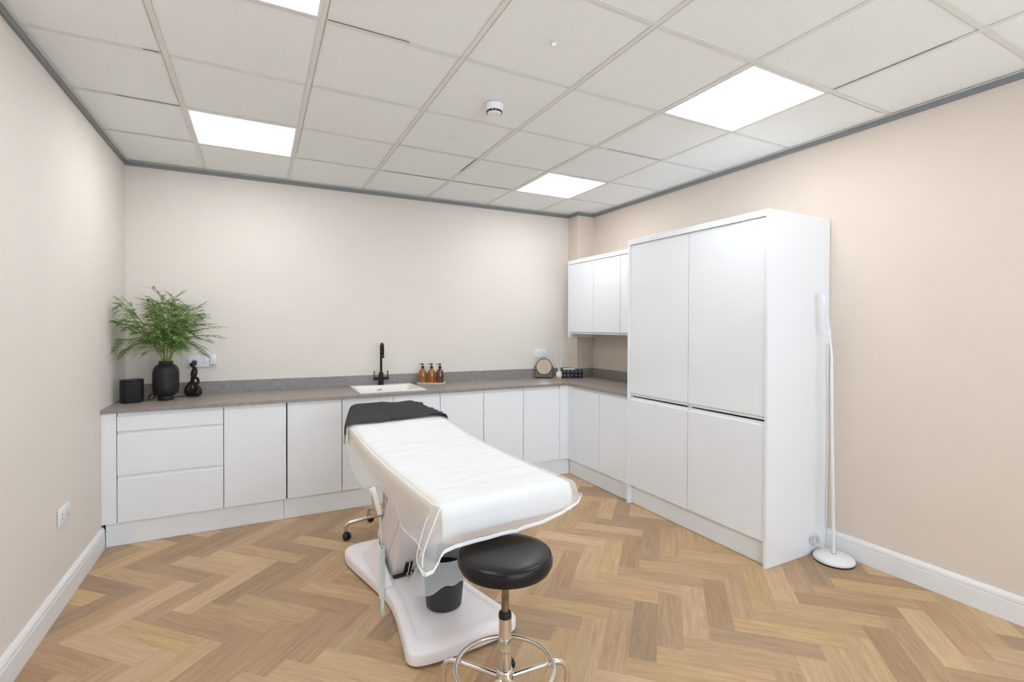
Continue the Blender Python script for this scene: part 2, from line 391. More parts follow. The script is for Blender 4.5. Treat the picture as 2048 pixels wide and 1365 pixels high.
unit('base_cupboard', BACK, 1.330, 2.119, [('door', 1.330, 1.720, ZD0, ZD1, 'top'), ('door', 1.721, 2.119, ZD0, ZD1, 'top')], 'double-door white base cupboard right of and partly below the sink', 'cupboard', GB)
unit('base_cupboard', BACK, 2.120, 2.906, [('door', 2.120, 2.514, ZD0, ZD1, 'top'), ('door', 2.515, 2.906, ZD0, ZD1, 'top')], 'double-door white base cupboard of the back run, next to the inner corner', 'cupboard', GB)
unit('base_cupboard', RIGHT, .085, .851, [('door', .085, .484, ZD0, ZD1, 'top'), ('door', .485, .851, ZD0, ZD1, 'top')], 'double-door white base cupboard of the right run, beside the tall cupboards', 'cupboard', GB)
tag(B(-.504, -.427, .001, .019, .150, .8505).build('filler_panel', m_gloss, smooth=False), 'narrow white filler panel between the left wall and the drawers', 'panel')
tag(MB().prism([(2.9075, 0), (3.0, 0), (3.0, -.0835), (3.019, -.0835), (3.019, .019), (2.9075, .019)], .150, .8505).build('corner_post', m_gloss, smooth=False), 'white L-shaped corner post where the two runs of base cupboards meet', 'panel')
def plinth(x0, x1, y0, y1, label):
    tag(B(x0, x1, y0, y1, .001, .1485, bev=.0008).build('plinth_board', m_gloss, smooth=False), label, 'plinth', 'white plinth boards under the cupboards')
plinth(-.485, .535, .016, .032, 'white plinth board under the drawers and first cupboard')
plinth(.5365, 3.028, .016, .032, 'long white plinth board of the back run, behind the couch')
plinth(3.03, 3.046, -.8505, .016, 'white plinth board under the right base cupboard')
plinth(3.034, 3.05, -2.046, -.8735, 'white plinth board under the tall cupboards')

# tall cupboards
GT = 'tall white gloss cupboards'
for a, b, lab in ((.8735, 1.467, 'tall white cupboard with upper and lower door, next to the worktop'), (1.468, 2.046, 'tall white cupboard with upper and lower door, nearest the camera')):
    unit('tall_cupboard', RIGHT, a, b, [('door', a, b, .866, 2.058, 'bottom'), ('door', a, b, .152, .856, 'top')], lab, 'cupboard', GT, yb_=.585, z1=2.058, top=True)
tag(B(2.992, 3.592, -.8725, -.8525, .001, 2.10, bev=.001).build('end_panel', m_gloss, smooth=False), 'white end panel between the worktop and the tall cupboards', 'panel')
tag(B(2.992, 3.592, -2.0665, -2.0475, .001, 2.10, bev=.001).build('end_panel', m_gloss, smooth=False), 'full-height white end panel of the tall cupboards facing the floor lamp', 'panel')
tag(B(2.992, 3.592, -2.0465, -.8735, 2.0605, 2.10, bev=.001).build('top_panel', m_gloss, smooth=False), 'white top panel capping the tall cupboards', 'panel')
# wall cupboards
GW = 'white gloss wall cupboards'
WR = dict(loc=(3.262, 0, 0), rz=-PI/2)
for a, b, fr_, lab in ((-.371, .439, [(-.371, .038), (.039, .439)], 'double-door white wall cupboard beside the pillar'), (.440, .851, [(.440, .851)], 'white wall cupboard half hidden by the tall cupboards')):
    unit('wall_cupboard', WR, a, b, [('door', p, q_, 1.338, 2.058, 'bottom') for p, q_ in fr_], lab, 'cupboard', GW, yb_=.328, z0=1.352, z1=2.058, top=True)
tag(B(3.256, 3.592, .372, .388, 1.299, 2.10, bev=.001).build('end_panel', m_gloss, smooth=False), 'short white end panel of the wall cupboards against the pillar', 'panel')
tag(B(3.256, 3.592, -.8515, .371, 2.0605, 2.10, bev=.001).build('top_panel', m_gloss, smooth=False), 'white top panel capping the wall cupboards', 'panel')

# worktop with the sink cut-out
SX0, SX1, SY0, SY1 = 1.085, 1.625, .075, .585
wt = MB(); e = .0015; z0, z1 = .8515, .875; h = .02
fy = -.010
wt.prism([(XL+.001, fy), (SX0+h, fy), (SX0+h, yb(SX0)-e), (XL+.001, YB0-e)], z0, z1)
wt.prism([(SX0+h, fy), (SX1-h, fy), (SX1-h, SY0+h), (SX0+h, SY0+h)], z0, z1)
wt.prism([(SX0+h, SY1-h), (SX1-h, SY1-h), (SX1-h, yb(SX1)-e), (SX0+h, yb(SX0)-e)], z0, z1)
wt.prism([(SX1-h, fy), (2.990, fy), (2.990, yb(2.99)-e), (SX1-h, yb(SX1)-e)], z0, z1)
wt.prism([(2.990, -.8515), (XR-e, -.8515), (XR-e, YP-e), (2.990, YP-e)], z0, z1)
wt.prism([(2.990, YP-e), (XP-e, YP-e), (XP-e, YB1-e), (2.990, yb(2.99)-e)], z0, z1)
bmesh.ops.remove_doubles(wt.bm, verts=wt.bm.verts, dist=.0001)
tag(wt.build('worktop', m_stone, smooth=False), 'grey-brown stone-look L-shaped worktop', 'worktop')
def upst(pts, lab):
    tag(MB().prism(pts, .8755, .967).build('upstand', m_upst, smooth=False), lab, 'upstand', 'grey upstands behind the worktop')
upst([(XL+.001, YB0-e), (XP-e, YB1-e), (XP-e, YB1-.018), (XL+.001, YB0-.018)], 'long grey upstand along the back wall')
upst([(XP-e, YB1-.019), (XP-.018, YB1-.019), (XP-.018, YP-.018), (XR-.019, YP-.018), (XR-.019, YP-e), (XP-e, YP-e)], 'short grey upstand around the pillar')
upst([(XR-e, YP-e), (XR-.018, YP-e), (XR-.018, -.8515), (XR-e, -.8515)], 'grey upstand along the right wall below the wall cupboards')

# sink
t = thing('sink', 'white inset composite sink in the grey worktop', 'sink', ((SX0+SX1)/2, (SY0+SY1)/2, .8753))
hx, hy = (SX1-SX0)/2, (SY1-SY0)/2
m = MB(); bm = m.bm
def ring(x0, x1, y0, y1, z, r, n=6):
    out = []
    for cx, cy, a0 in ((x1-r, y1-r, 0), (x0+r, y1-r, PI/2), (x0+r, y0+r, PI), (x1-r, y0+r, 1.5*PI)):
        for k in range(n+1): a = a0+PI/2*k/n; out.append(bm.verts.new((cx+r*math.cos(a), cy+r*math.sin(a), z)))
    return out
rs = [ring(-hx, hx, -hy, hy, 0, .012), ring(-hx, hx, -hy, hy, .006, .012), ring(-hx+.003, hx-.003, -hy+.003, hy-.003, .008, .012),
      ring(-hx+.03, hx-.03, -hy+.022, hy-.095, .008, .03), ring(-hx+.034, hx-.034, -hy+.026, hy-.099, .002, .03), ring(-hx+.05, hx-.05, -hy+.042, hy-.112, -.15, .04), ring(-hx+.06, hx-.06, -hy+.052, hy-.122, -.16, .04)]
for a, b in zip(rs, rs[1:]):
    n = len(a)
    for k in range(n): bm.faces.new((a[k], a[(k+1) % n], b[(k+1) % n], b[k]))
bm.faces.new(rs[-1])
m.build('bowl', m_sink, t, ang=50)
MY = Matrix.Translation((-.030, hy-.104, -.028)) @ Matrix.Rotation(PI/2, 4, 'X')
MB().lathe([(0, .004), (.012, .004), (.02, .003), (.023, 0)], M=MY, n=28).build('overflow', m_chrome, t)
MB().lathe([(0, .006), (.009, .006), (.009, .004)], M=MY, n=20).build('overflow_hole', m_hole, t)
# tap
t = thing('kitchen_tap', 'tall matt black swan-neck tap with two lever handles behind the sink', 'tap', (1.352, .545, .884))
MB().lathe([(0, 0), (.026, 0), (.026, .006), (.021, .010), (.021, .105), (.016, .112), (0, .112)], n=32).build('body', m_blackm, t)
pts = [(0, 0, .10), (0, 0, .2), (0, 0, .325)]
for k in range(1, 13):
    a = PI*k/12; pts.append((-.002*(1-math.cos(a)), -.045*(1-math.cos(a)), .325+.045*math.sin(a)))
pts += [(-.004, -.09, .30), (-.004, -.09, .265)]
MB().tube(pts, .0105, 16).build('spout', m_blackm, t)
MB().cyl((-.004, -.09, .262), (-.004, -.09, .245), .0125, 18).build('aerator', m_blackm, t)
for s in (-1, 1):
    hd = MB().cyl((s*.018, 0, .055), (s*.068, 0, .055), .013, 18).build('valve', m_blackm, t)
    MB().cyl((s*.060, 0, .066), (s*.060, 0, .122), .0042, 12).cyl((s*.060, 0, .118), (s*.060, 0, .124), .0058, 12).build('lever', m_blackm, hd)

# ------------------------------------------------------------------ worktop things
ZT = .8753
tr_ang = -.50
t = thing('soap_tray', 'off-white rectangular tray under the three amber pump bottles', 'tray', (1.80, .475, ZT), tr_ang)
m = MB(); bm = m.bm
def rr_ring(hx, hy, z, r, n=5):
    out = []
    for cx, cy, a0 in ((hx-r, hy-r, 0), (-hx+r, hy-r, PI/2), (-hx+r, -hy+r, PI), (hx-r, -hy+r, 1.5*PI)):
        for k in range(n+1): a = a0+PI/2*k/n; out.append(bm.verts.new((cx+r*math.cos(a), cy+r*math.sin(a), z)))
    return out
def loft(rs, cap0=True, cap1=True):
    for a, b in zip(rs, rs[1:]):
        n = len(a)
        for k in range(n): bm.faces.new((a[k], a[(k+1) % n], b[(k+1) % n], b[k]))
    if cap0: bm.faces.new(rs[0][::-1])
    if cap1: bm.faces.new(rs[-1])
loft([rr_ring(.120, .042, 0, .01), rr_ring(.132, .052, .016, .012), rr_ring(.128, .048, .016, .012), rr_ring(.118, .040, .006, .01)])
m.build('dish', m_tray, t)
def bottle(dx, mt, lab):
    p = Matrix.Rotation(tr_ang, 3, 'Z') @ Vector((dx, 0.0, 0))
    t = thing('pump_bottle', lab, 'bottle', (1.80+p.x, .475+p.y, ZT+.0065), tr_ang, 'amber pump bottles on the tray')
    MB().lathe([(0, 0), (.032, 0), (.035, .004), (.0355, .012), (.0355, .095), (.033, .110), (.026, .123), (.016, .131), (.0125, .134), (.0125, .140), (0, .140)], n=36).build('glass_body', mt, t)
    pm = MB().lathe([(0, .1405), (.0145, .1405), (.0145, .158), (.006, .160), (.0045, .162), (.0045, .172), (.011, .173), (.011, .183), (0, .185)], n=24).build('pump', m_black, t)
    MB().tube([(0, 0, .178), (-.018, -.008, .179), (-.026, -.011, .172)], .0042, 10).build('nozzle', m_black, pm)
    return t
bottle(-.082, m_amber, 'amber glass pump bottle, leftmost of three on the tray')
bottle(0.0, m_amber, 'amber glass pump bottle, middle one on the tray')
bottle(.078, m_amberd, 'darkest amber pump bottle, rightmost of three on the tray')

# speaker
t = thing('smart_speaker', 'black rounded-square speaker in the left corner of the worktop', 'speaker', (-.405, .315, ZT), .47)
m = MB(); bm = m.bm
loft([rr_ring(.058, .052, 0, .035), rr_ring(.061, .055, .006, .038), rr_ring(.063, .057, .012, .040), rr_ring(.063, .057, .146, .040), rr_ring(.061, .055, .1475, .04)])
m.build('grille_body', mat('speaker_grille', (.007, .008, .010), .4, noise_amt=.3, noise_scale=900, bump=.5, bump_scale=1600), t)
m = MB(); bm = m.bm
loft([rr_ring(.061, .055, .1485, .04), rr_ring(.063, .057, .150, .04), rr_ring(.063, .057, .158, .04), rr_ring(.061, .055, .1598, .04), rr_ring(.045, .040, .1604, .03)])
m.build('touch_top', m_black, t)
cb = smooth_path([(-.338, .330, ZT+.010), (-.325, .345, ZT+.006), (-.31, .36, ZT+.03), (-.30, .37, ZT+.048), (-.285, .38, ZT+.03), (-.30, .385, ZT+.006), (-.322, .38, ZT+.012), (-.315, .385, ZT+.036), (-.295, .395, ZT+.040), (-.275, .405, ZT+.012), (-.24, .44, ZT+.004), (-.18, .46, ZT+.004), (-.12, .50, ZT+.004), (-.085, .56, ZT+.004), (-.07, .603, ZT+.03), (-.068, .612, ZT+.12), (-.068, .614, ZT+.224)], 5)
tag(MB().tube(cb, .0026, 8).build('power_cable', m_black), 'black cable curling behind the vase from the speaker to the socket', 'cable')

# vase and plant
VX, VY = -.215, .345
t = thing('vase', 'matt black ribbed ceramic vase holding the green fern stems', 'vase', (VX, VY, ZT))
prof = [(0, 0), (.054, 0), (.057, .004), (.057, .022), (.054, .028), (.060, .033), (.078, .044), (.090, .062), (.094, .085)]
for k in range(1, 18):
    z = .085+k*.0063; prof.append((.095+(.0008 if k % 2 else -.0006), z))
prof += [(.094, .200), (.090, .220), (.080, .240), (.064, .252), (.054, .256), (.051, .260), (.051, .272), (.053, .278), (.046, .278), (.044, .26), (.05, .24), (.06, .2), (.05, .1), (0, .06)]
prof = [(r*.84, z) for r, z in prof]
MB().lathe(prof, n=56).build('vase_body', m_ceram, t)
# remaining piece of the vase is one body; the plant is a thing of its own
rnd = random.Random(11)
def plant():
    t = thing('fern_stems', 'bushy artificial asparagus fern stems standing in the black vase', 'plant', (VX, VY, ZT+.205))
    stems = MB()
    bm = bmesh.new(); cl = bm.loops.layers.float_color.new('tint')
    greens = [(.10, .20, .045), (.14, .27, .05), (.22, .36, .07), (.07, .145, .04), (.17, .30, .09), (.30, .42, .11), (.05, .10, .03)]
    def leaf(p, d, L, wd, col):
        d = d.normalized(); sd = d.cross(Vector((rnd.uniform(-1, 1), rnd.uniform(-1, 1), rnd.uniform(-.3, 1)))).normalized()*wd
        vs = [bm.verts.new(p), bm.verts.new(p+d*L*.45+sd), bm.verts.new(p+d*L), bm.verts.new(p+d*L*.45-sd)]
        f = bm.faces.new(vs)
        for lp in f.loops: lp[cl] = (*col, 1)
    def clampw(p):
        # foliage rests against the left wall and the back wall rather than passing through
        lx = XL+.012-VX; ly = .60-VY
        if p.x < lx+.05: p = Vector((lx+.05-.05*(1-math.exp(-(lx+.05-p.x)/.05)), p.y-(lx+.05-p.x)*.35, p.z))
        if p.y > ly-.05: p = Vector((p.x, ly-.05+.05*(1-math.exp(-(p.y-ly+.05)/.05)), p.z))
        return p
    def frond(p0, az, el, L, droop, m_r):
        pts = []; p = Vector(p0); d = Vector((math.cos(az)*math.cos(el), math.sin(az)*math.cos(el), math.sin(el)))
        n = 16
        for i in range(n+1):
            pts.append(clampw(p.copy())); d = (d + Vector((0, 0, -droop/n)) + Vector((rnd.uniform(-1, 1), rnd.uniform(-1, 1), rnd.uniform(-1, 1)))*.03).normalized(); p = p + d*L/n
        stems.tube(pts, [m_r*(1-.75*i/n) for i in range(n+1)], 5)
        return pts
    def feather(pts, i0, size, qs=(0, .5)):
        # leaflets in two rows along a twig
        col = rnd.choice(greens); n = len(pts)
        for i in range(i0, n-1):
            a, b = pts[i], pts[i+1]; T_ = (b-a).normalized(); side = T_.cross(Vector((0, 0, 1)))
            side = side.normalized() if side.length > .05 else Vector((1, 0, 0))
            for q in qs:
                p = a.lerp(b, q); fsz = size*(1-.55*(i+q)/n)
                for s in (-1, 1):
                    dd = T_*.62 + side*s*.9 + Vector((0, 0, rnd.uniform(-.2, .35)))
                    c = tuple(x*rnd.uniform(.8, 1.25) for x in col)
                    leaf(p, dd, fsz*rnd.uniform(.8, 1.2), .0015, c)
    mains = []
    for k in range(15):
        az = 2*PI*k/15 + rnd.uniform(-.2, .2); ring_r = rnd.uniform(.006, .024)
        out = rnd.uniform(1.05, 1.32) if k % 3 else rnd.uniform(1.3, 1.5)
        p0 = (math.cos(az)*ring_r, math.sin(az)*ring_r, .055)
        mains.append((frond(p0, az, min(1.5, out+.10), rnd.uniform(.38, .50), rnd.uniform(.35, .85), .0034), az))
    for pts, az in mains:
        feather(pts, 6, .019)
        for i in range(4, 16):
            for s in ((-1, 1) if i % 2 else (rnd.choice((-1, 1)), 0)):
                a2 = az + s*rnd.uniform(.35, 1.2) + rnd.uniform(-.2, .2)
                el = rnd.uniform(-.1, 1.15)
                tw = frond(pts[i], a2, el, rnd.uniform(.08, .165), rnd.uniform(.3, 1.8), .0012)
                feather(tw, 2, .0185, (0,))
                for q_ in (5, 9):
                    tw2 = frond(tw[q_], a2+rnd.choice((-1, 1))*rnd.uniform(.5, 1), el*.7+.1, rnd.uniform(.04, .08), .8, .0008); feather(tw2, 1, .016, (0,))
    # long arching outliers
    for az, el, L, dr in ((PI*1.02, .55, .40, .35), (PI*1.06, -.02, .34, .1), (-.05, .5, .42, .9), (.0, .25, .36, .9), (-.55, .7, .40, .8), (PI*1.15, .85, .42, 1.1), (PI*.9, 1.0, .42, 1.4), (-.2, .85, .40, 1.2), (PI*1.1, .1, .34, 1.2), (-.35, .05, .32, 1.4), (-.1, -.1, .30, 1.6), (PI*1.02, -.3, .38, .5), (PI*.95, -.1, .3, 1.2), (-.9, .1, .3, 1.6), (PI*1.3, -.1, .3, 1.5), (PI*1.25, .2, .32, 1.0), (-1.2, .5, .3, 1.3), (-1.9, .5, .3, 1.2), (PI*1.0, .9, .45, 1.2), (.1, .95, .42, 1.4)):
        base = mains[int(((az % (2*PI))/(2*PI))*15) % 15][0][7]
        pts = frond(base, az, el, L*.72, dr, .0018); feather(pts, 3, .017)
        for i in range(5, 15, 2):
            tw = frond(pts[i], az+rnd.choice((-1, 1))*rnd.uniform(.3, .8), el*.6, rnd.uniform(.06, .11), .8, .001); feather(tw, 1, .017)
    stems.build('stems', m_stem, t)
    me = bpy.data.meshes.new('foliage'); bm.to_mesh(me); bm.free(); me.materials.append(m_leaf)
    o = bpy.data.objects.new('foliage', me); COL.objects.link(o); o.parent = t; o['kind'] = 'stuff'
plant()

# abstract sculpture
t = thing('loop_sculpture', 'matt black knotted figure sculpture with a head, in front of the socket', 'sculpture', (-.062, .455, ZT), -.45)
def loop(pts, rad, name, k=7):
    P = smooth_path(pts, k, closed=True)
    n = len(P); R = []
    for i in range(n):
        f = i/n*len(rad); a = int(f) % len(rad); b = (a+1) % len(rad); R.append(rad[a]*(1-(f-int(f)))+rad[b]*(f-int(f)))
    return MB().tube(P, R, 14, closed=True).build(name, m_ceram, t)
loop([(0, 0, .031), (.034, 0, .034), (.036, 0, .062), (.012, 0, .090), (.0, 0, .118), (-.022, 0, .095), (-.036, 0, .055), (-.028, 0, .034)], [.029, .030, .019, .010, .010, .015, .026, .030], 'lower_body')
loop([(.008, .006, .092), (.032, .004, .102), (.036, 0, .128), (.018, -.004, .146), (-.004, -.002, .140), (-.008, .004, .112)], [.010]*6, 'arm_ring')
loop([(.000, .004, .140), (.018, .004, .165), (.024, .002, .195), (.014, 0, .214), (.002, 0, .198), (-.006, .002, .165)], [.012, .008, .007, .011, .011, .012], 'torso_loop')
MB().tube([(.010, 0, .206), (.004, 0, .222), (-.004, 0, .232)], [.011, .010, .012], 12).sphere((-.006, 0, .240), .017, 1.1, 1, .95).build('head', m_ceram, t)

# sockets
def socket(loc, rz, lab, n=2, adapter=False):
    t = thing('double_socket', lab, 'socket', loc, rz, 'white wall sockets')
    B(-.073, .073, -.010, -.0005, -.043, .043, bev=.0025).build('face_plate', m_plate, t)
    for sx in (-.037, .037):
        sw = B(sx-.004+.022*(-1 if sx > 0 else 1), sx+.008+.022*(-1 if sx > 0 else 1), -.0135, -.0102, .010, .030, bev=.001).build('switch', m_plate, t)
        hb = MB(); hb.box(sx-.002, sx+.002, -.0108, -.0098, .004, .014)
        for q in (-.011, .011): hb.box(sx+q-.0035, sx+q+.0035, -.0108, -.0098, -.014, -.010)
        hb.build('pin_holes', m_hole, t, smooth=False)
    return t
socket((-.042, yb(-.04)-.0005, 1.127), -.0193, 'white double socket on the back wall behind the black sculpture')
ta = thing('plug_adapter', 'white plug-in adapter at the right end of the socket behind the sculpture', 'adapter', (.054, yb(.05)-.001, 1.142), -.0193)
B(-.020, .022, -.030, -.0005, -.038, .034, bev=.004).build('housing', m_plate, ta)
B(-.006, .008, -.0325, -.0302, -.012, .010, bev=.001).build('button', m_plate, ta)
socket((3.038, yb(3.038)-.0005, 1.129), -.0193, 'white double socket on the back wall above the round mirror')
socket((XL+.0005, -.68, .455), PI/2, 'white double socket low on the left wall')
# black plug in the first socket
tag(B(-.082, -.054, .585, .642, 1.10, 1.135, bev=.005).build('plug', m_black), 'black plug in the socket behind the sculpture', 'plug')

# round mirror
t = thing('table_mirror', 'round tilting table mirror in a thin black stand', 'mirror', (3.0, .445, ZT), -.47)
R_ = .082
ringp = [(R_*math.cos(2*PI*k/48), 0, .122+R_*math.sin(2*PI*k/48)) for k in range(48)]
MB().tube(ringp, .0036, 10, closed=True).build('rim', m_blackm, t)
MB().lathe([(0, -.0012), (R_-.002, -.0012), (R_-.002, .0012), (0, .0012)], n=48, M=Matrix.Translation((0, 0, .122)) @ Matrix.Rotation(PI/2, 4, 'X')).build('mirror_glass', m_mirror, t)
st = [(-.094, 0, .122), (-.094, 0, .02), (-.094, 0, .006), (-.088, 0, .003), (0, 0, .003), (.088, 0, .003), (.094, 0, .006), (.094, 0, .02), (.094, 0, .122)]
MB().tube(st, .003, 10).build('stand', m_blackm, t)
MB().tube([(-.088, .001, .0031), (-.088, .06, .0031), (.088, .06, .0031), (.088, .001, .0031)], .003, 8).build('foot', m_blackm, t)
for s in (-1, 1): MB().cyl((s*.085, 0, .122), (s*.099, 0, .122), .0055, 14).build('pivot', m_blackm, t)
# reed diffuser
t = thing('reed_diffuser', 'small glass reed diffuser with white label and pale reeds', 'diffuser', (3.135, .365, ZT))
MB().lathe([(0, 0), (.029, 0), (.031, .003), (.031, .022), (0, .022)], n=30).build('oil', m_oil, t)
MB().lathe([(.031, .0225), (.031, .058), (.028, .066), (.018, .072), (.012, .075), (.012, .083), (.015, .084), (.015, .095), (.0105, .097), (.0105, .07), (0, .07)], n=30).build('glass_bottle', mat('clear_glass', (.75, .74, .70), .08, coat=.5, noise_amt=.02), t)
MB().lathe([(.0316, .024), (.0316, .056)], n=30).build('label', m_label, t)
for a, el in ((2.6, .22), (-.25, .25), (2.9, .30), (.15, .20), (-1.2, .18)):
    d = Vector((math.cos(a)*math.sin(el), math.sin(a)*math.sin(el), math.cos(el)))
    MB().cyl(Vector((0, 0, .075))-d*.01, Vector((0, 0, .075))+d*.175, .0022, 8).build('reed', m_reed, t)
# quilted box
t = thing('quilted_box', 'black quilted organiser box on the corner of the worktop', 'box', (3.285, .385, ZT), -.44)
w_, d_, h_ = .126, .034, .084
B(-w_, w_, -d_, d_, 0, h_, bev=.004).build('box_body', m_black, t)
nx = 6
for i in range(nx):
    for j in range(2):
        x0 = -w_+.002+i*(2*w_-.004)/nx; x1 = x0+(2*w_-.004)/nx
        B(x0+.0012, x1-.0012, -d_-.006, -d_+.001, .002+j*.0405, .002+(j+1)*.0405-.0015, bev=.0045, seg=3).build('quilted_pad', mat('quilt', (.012, .016, .028), .3, coat=.3, noise_amt=.05) if (i, j) == (0, 0) else bpy.data.materials['quilt'], t)
tag(B(-.06, .06, -.018, .018, 0, .014, bev=.001, M=Matrix.Translation((3.275, .390, ZT+h_+.0008)) @ Matrix.Rotation(-.46, 4, 'Z')).build('paper_packet', m_label), 'small white packet lying on the black quilted box', 'packet')

# ------------------------------------------------------------------ ceiling devices
t = thing('smoke_detector', 'round white smoke detector with dark vents on the ceiling', 'smoke detector', (1.525, -1.45, H))
MB().lathe([(0, -.001), (.052, -.001), (.052, -.010), (.050, -.013), (.047, -.030), (.042, -.038), (0, -.038)], n=44).build('base', m_smoke, t)
MB().lathe([(.0405, -.0382), (.0405, -.045), (.034, -.053), (.0, -.055)], n=44).build('sensor_cap', m_smoke, t)
for k in range(14):
    a = 2*PI*k/14; MB().box(-.0078, .0078, -.0018, .0018, -.0055, .0055, M=Matrix.Rotation(a, 4, 'Z') @ Matrix.Translation((0, -.0408, -.0415))).build('vent', m_hole, t, smooth=False)
t = thing('indicator_light', 'small glowing green indicator light in a ceiling tile', 'indicator light', (1.504, -2.093, H+.002))
MB().lathe([(0, -.004), (.014, -.004), (.017, -.002), (.017, .0)], n=28).build('bezel', m_smoke, t)
MB().lathe([(0, -.007), (.006, -.006), (.0075, -.0042)], n=20).build('lens', m_green, t)
t = thing('ceiling_hook', 'tiny white ceiling fitting behind the smoke detector', 'ceiling fitting', (1.494, -.90, H+.002))
MB().lathe([(0, -.010), (.008, -.009), (.012, -.004), (.013, 0)], n=24).build('cap', m_alu, t)

# ------------------------------------------------------------------ floor lamp
LX, LY = 3.455, -2.186
t = thing('floor_lamp', 'slim white floor lamp on a round base in the corner behind the tall cupboards', 'floor lamp', (LX, LY, 0))
MB().lathe([(0, .0), (.106, .0), (.1075, .003), (.1075, .007), (0, .007)], n=48).build('rubber_pad', m_black, t)
MB().lathe([(.106, .0075), (.109, .012), (.108, .022), (.100, .034), (.080, .041), (.03, .045), (0, .045)], n=48).build('base', m_lampw, t)
MB().lathe([(.014, .0452), (.014, .049), (.009, .050)], n=24).build('collar', m_alu, t)
pole = [(0, 0, .046), (-.006, .005, .4), (-.013, .010, .8), (-.018, .014, 1.16)]
pl = MB().tube(pole, .0085, 14).build('pole', m_lampw, t)
for z in (.4, .72, 1.0): MB().lathe([(.0085, z-.004), (.0096, z-.003), (.0096, z+.003), (.0085, z+.004)], c=(-.018*z/1.16, .014*z/1.16, 0), n=16).build('joint', m_lampw, pl)
gn = smooth_path([(-.018, .014, 1.155), (-.013, .016, 1.21), (-.010, .020, 1.27), (-.014, .026, 1.325), (-.018, .030, 1.365)], 6)
MB().tube(gn, .006, 12).build('gooseneck', m_lampw, t)
hd = MB().tube([(-.018, .030, 1.362), (-.020, .034, 1.40)], .0115, 14).build('head_clamp', m_lampw, t)
MB().box(-.013, .013, -.009, .009, 0, .225, bev=.004, M=Matrix.Translation((-.020, .034, 1.395)) @ Matrix.Rotation(-.10, 4, 'X') @ Matrix.Rotation(-.06, 4, 'Y')).build('light_head', m_lamph, t)
# lamp cable coil
cb = []
for k in range(70):
    a = k*.55; cb.append((3.440+.028*math.cos(a)+.012*math.sin(k*.3), -2.090-.006*math.sin(a*.5)+.006*math.sin(a)+.0015*(k % 7), .088+.030*math.sin(a)+.003*math.cos(k*.21)))
cb += [(3.452, -2.115, .060), (3.458, -2.15, .058), (3.458, -2.172, .056)]
tag(MB().tube(cb, .0027, 6).build('lamp_cable', mat('cable_grey', (.78, .74, .70), .4, noise_amt=.15)), 'bundled pale cable resting on the base of the floor lamp', 'cable')
tag(MB().tube([(3.570, -2.075, .14), (3.572, -2.076, .7), (3.560, -2.078, 1.2), (3.556, -2.08, 1.3)], .0035, 8).build('lamp_lead', m_lampw), 'white lead hanging down the edge of the tall end panel', 'cable')

# ------------------------------------------------------------------ casters
def caster(par, p, ang, mw=m_rubber, r=.024):
    m = MB(); M0 = Matrix.Translation(p) @ Matrix.Rotation(ang, 4, 'Z')
    for s in (-1, 1):
        m.lathe([(0, -.008), (r*.55, -.0085), (r*.9, -.007), (r, -.003), (r, .003), (r*.9, .007), (r*.55, .0085), (0, .008)], n=26, M=M0 @ Matrix.Translation((-.012, s*.0125, r)) @ Matrix.Rotation(PI/2, 4, 'X'))
    m.box(-.022, .006, -.0045, .0045, r*.9, r*2.0, M=M0, bev=.002)
    m.lathe([(0, r*1.6), (.012, r*1.6), (.012, r*2.15), (.0, r*2.2)], n=18, M=M0)
    return m.build('caster', mw, par)

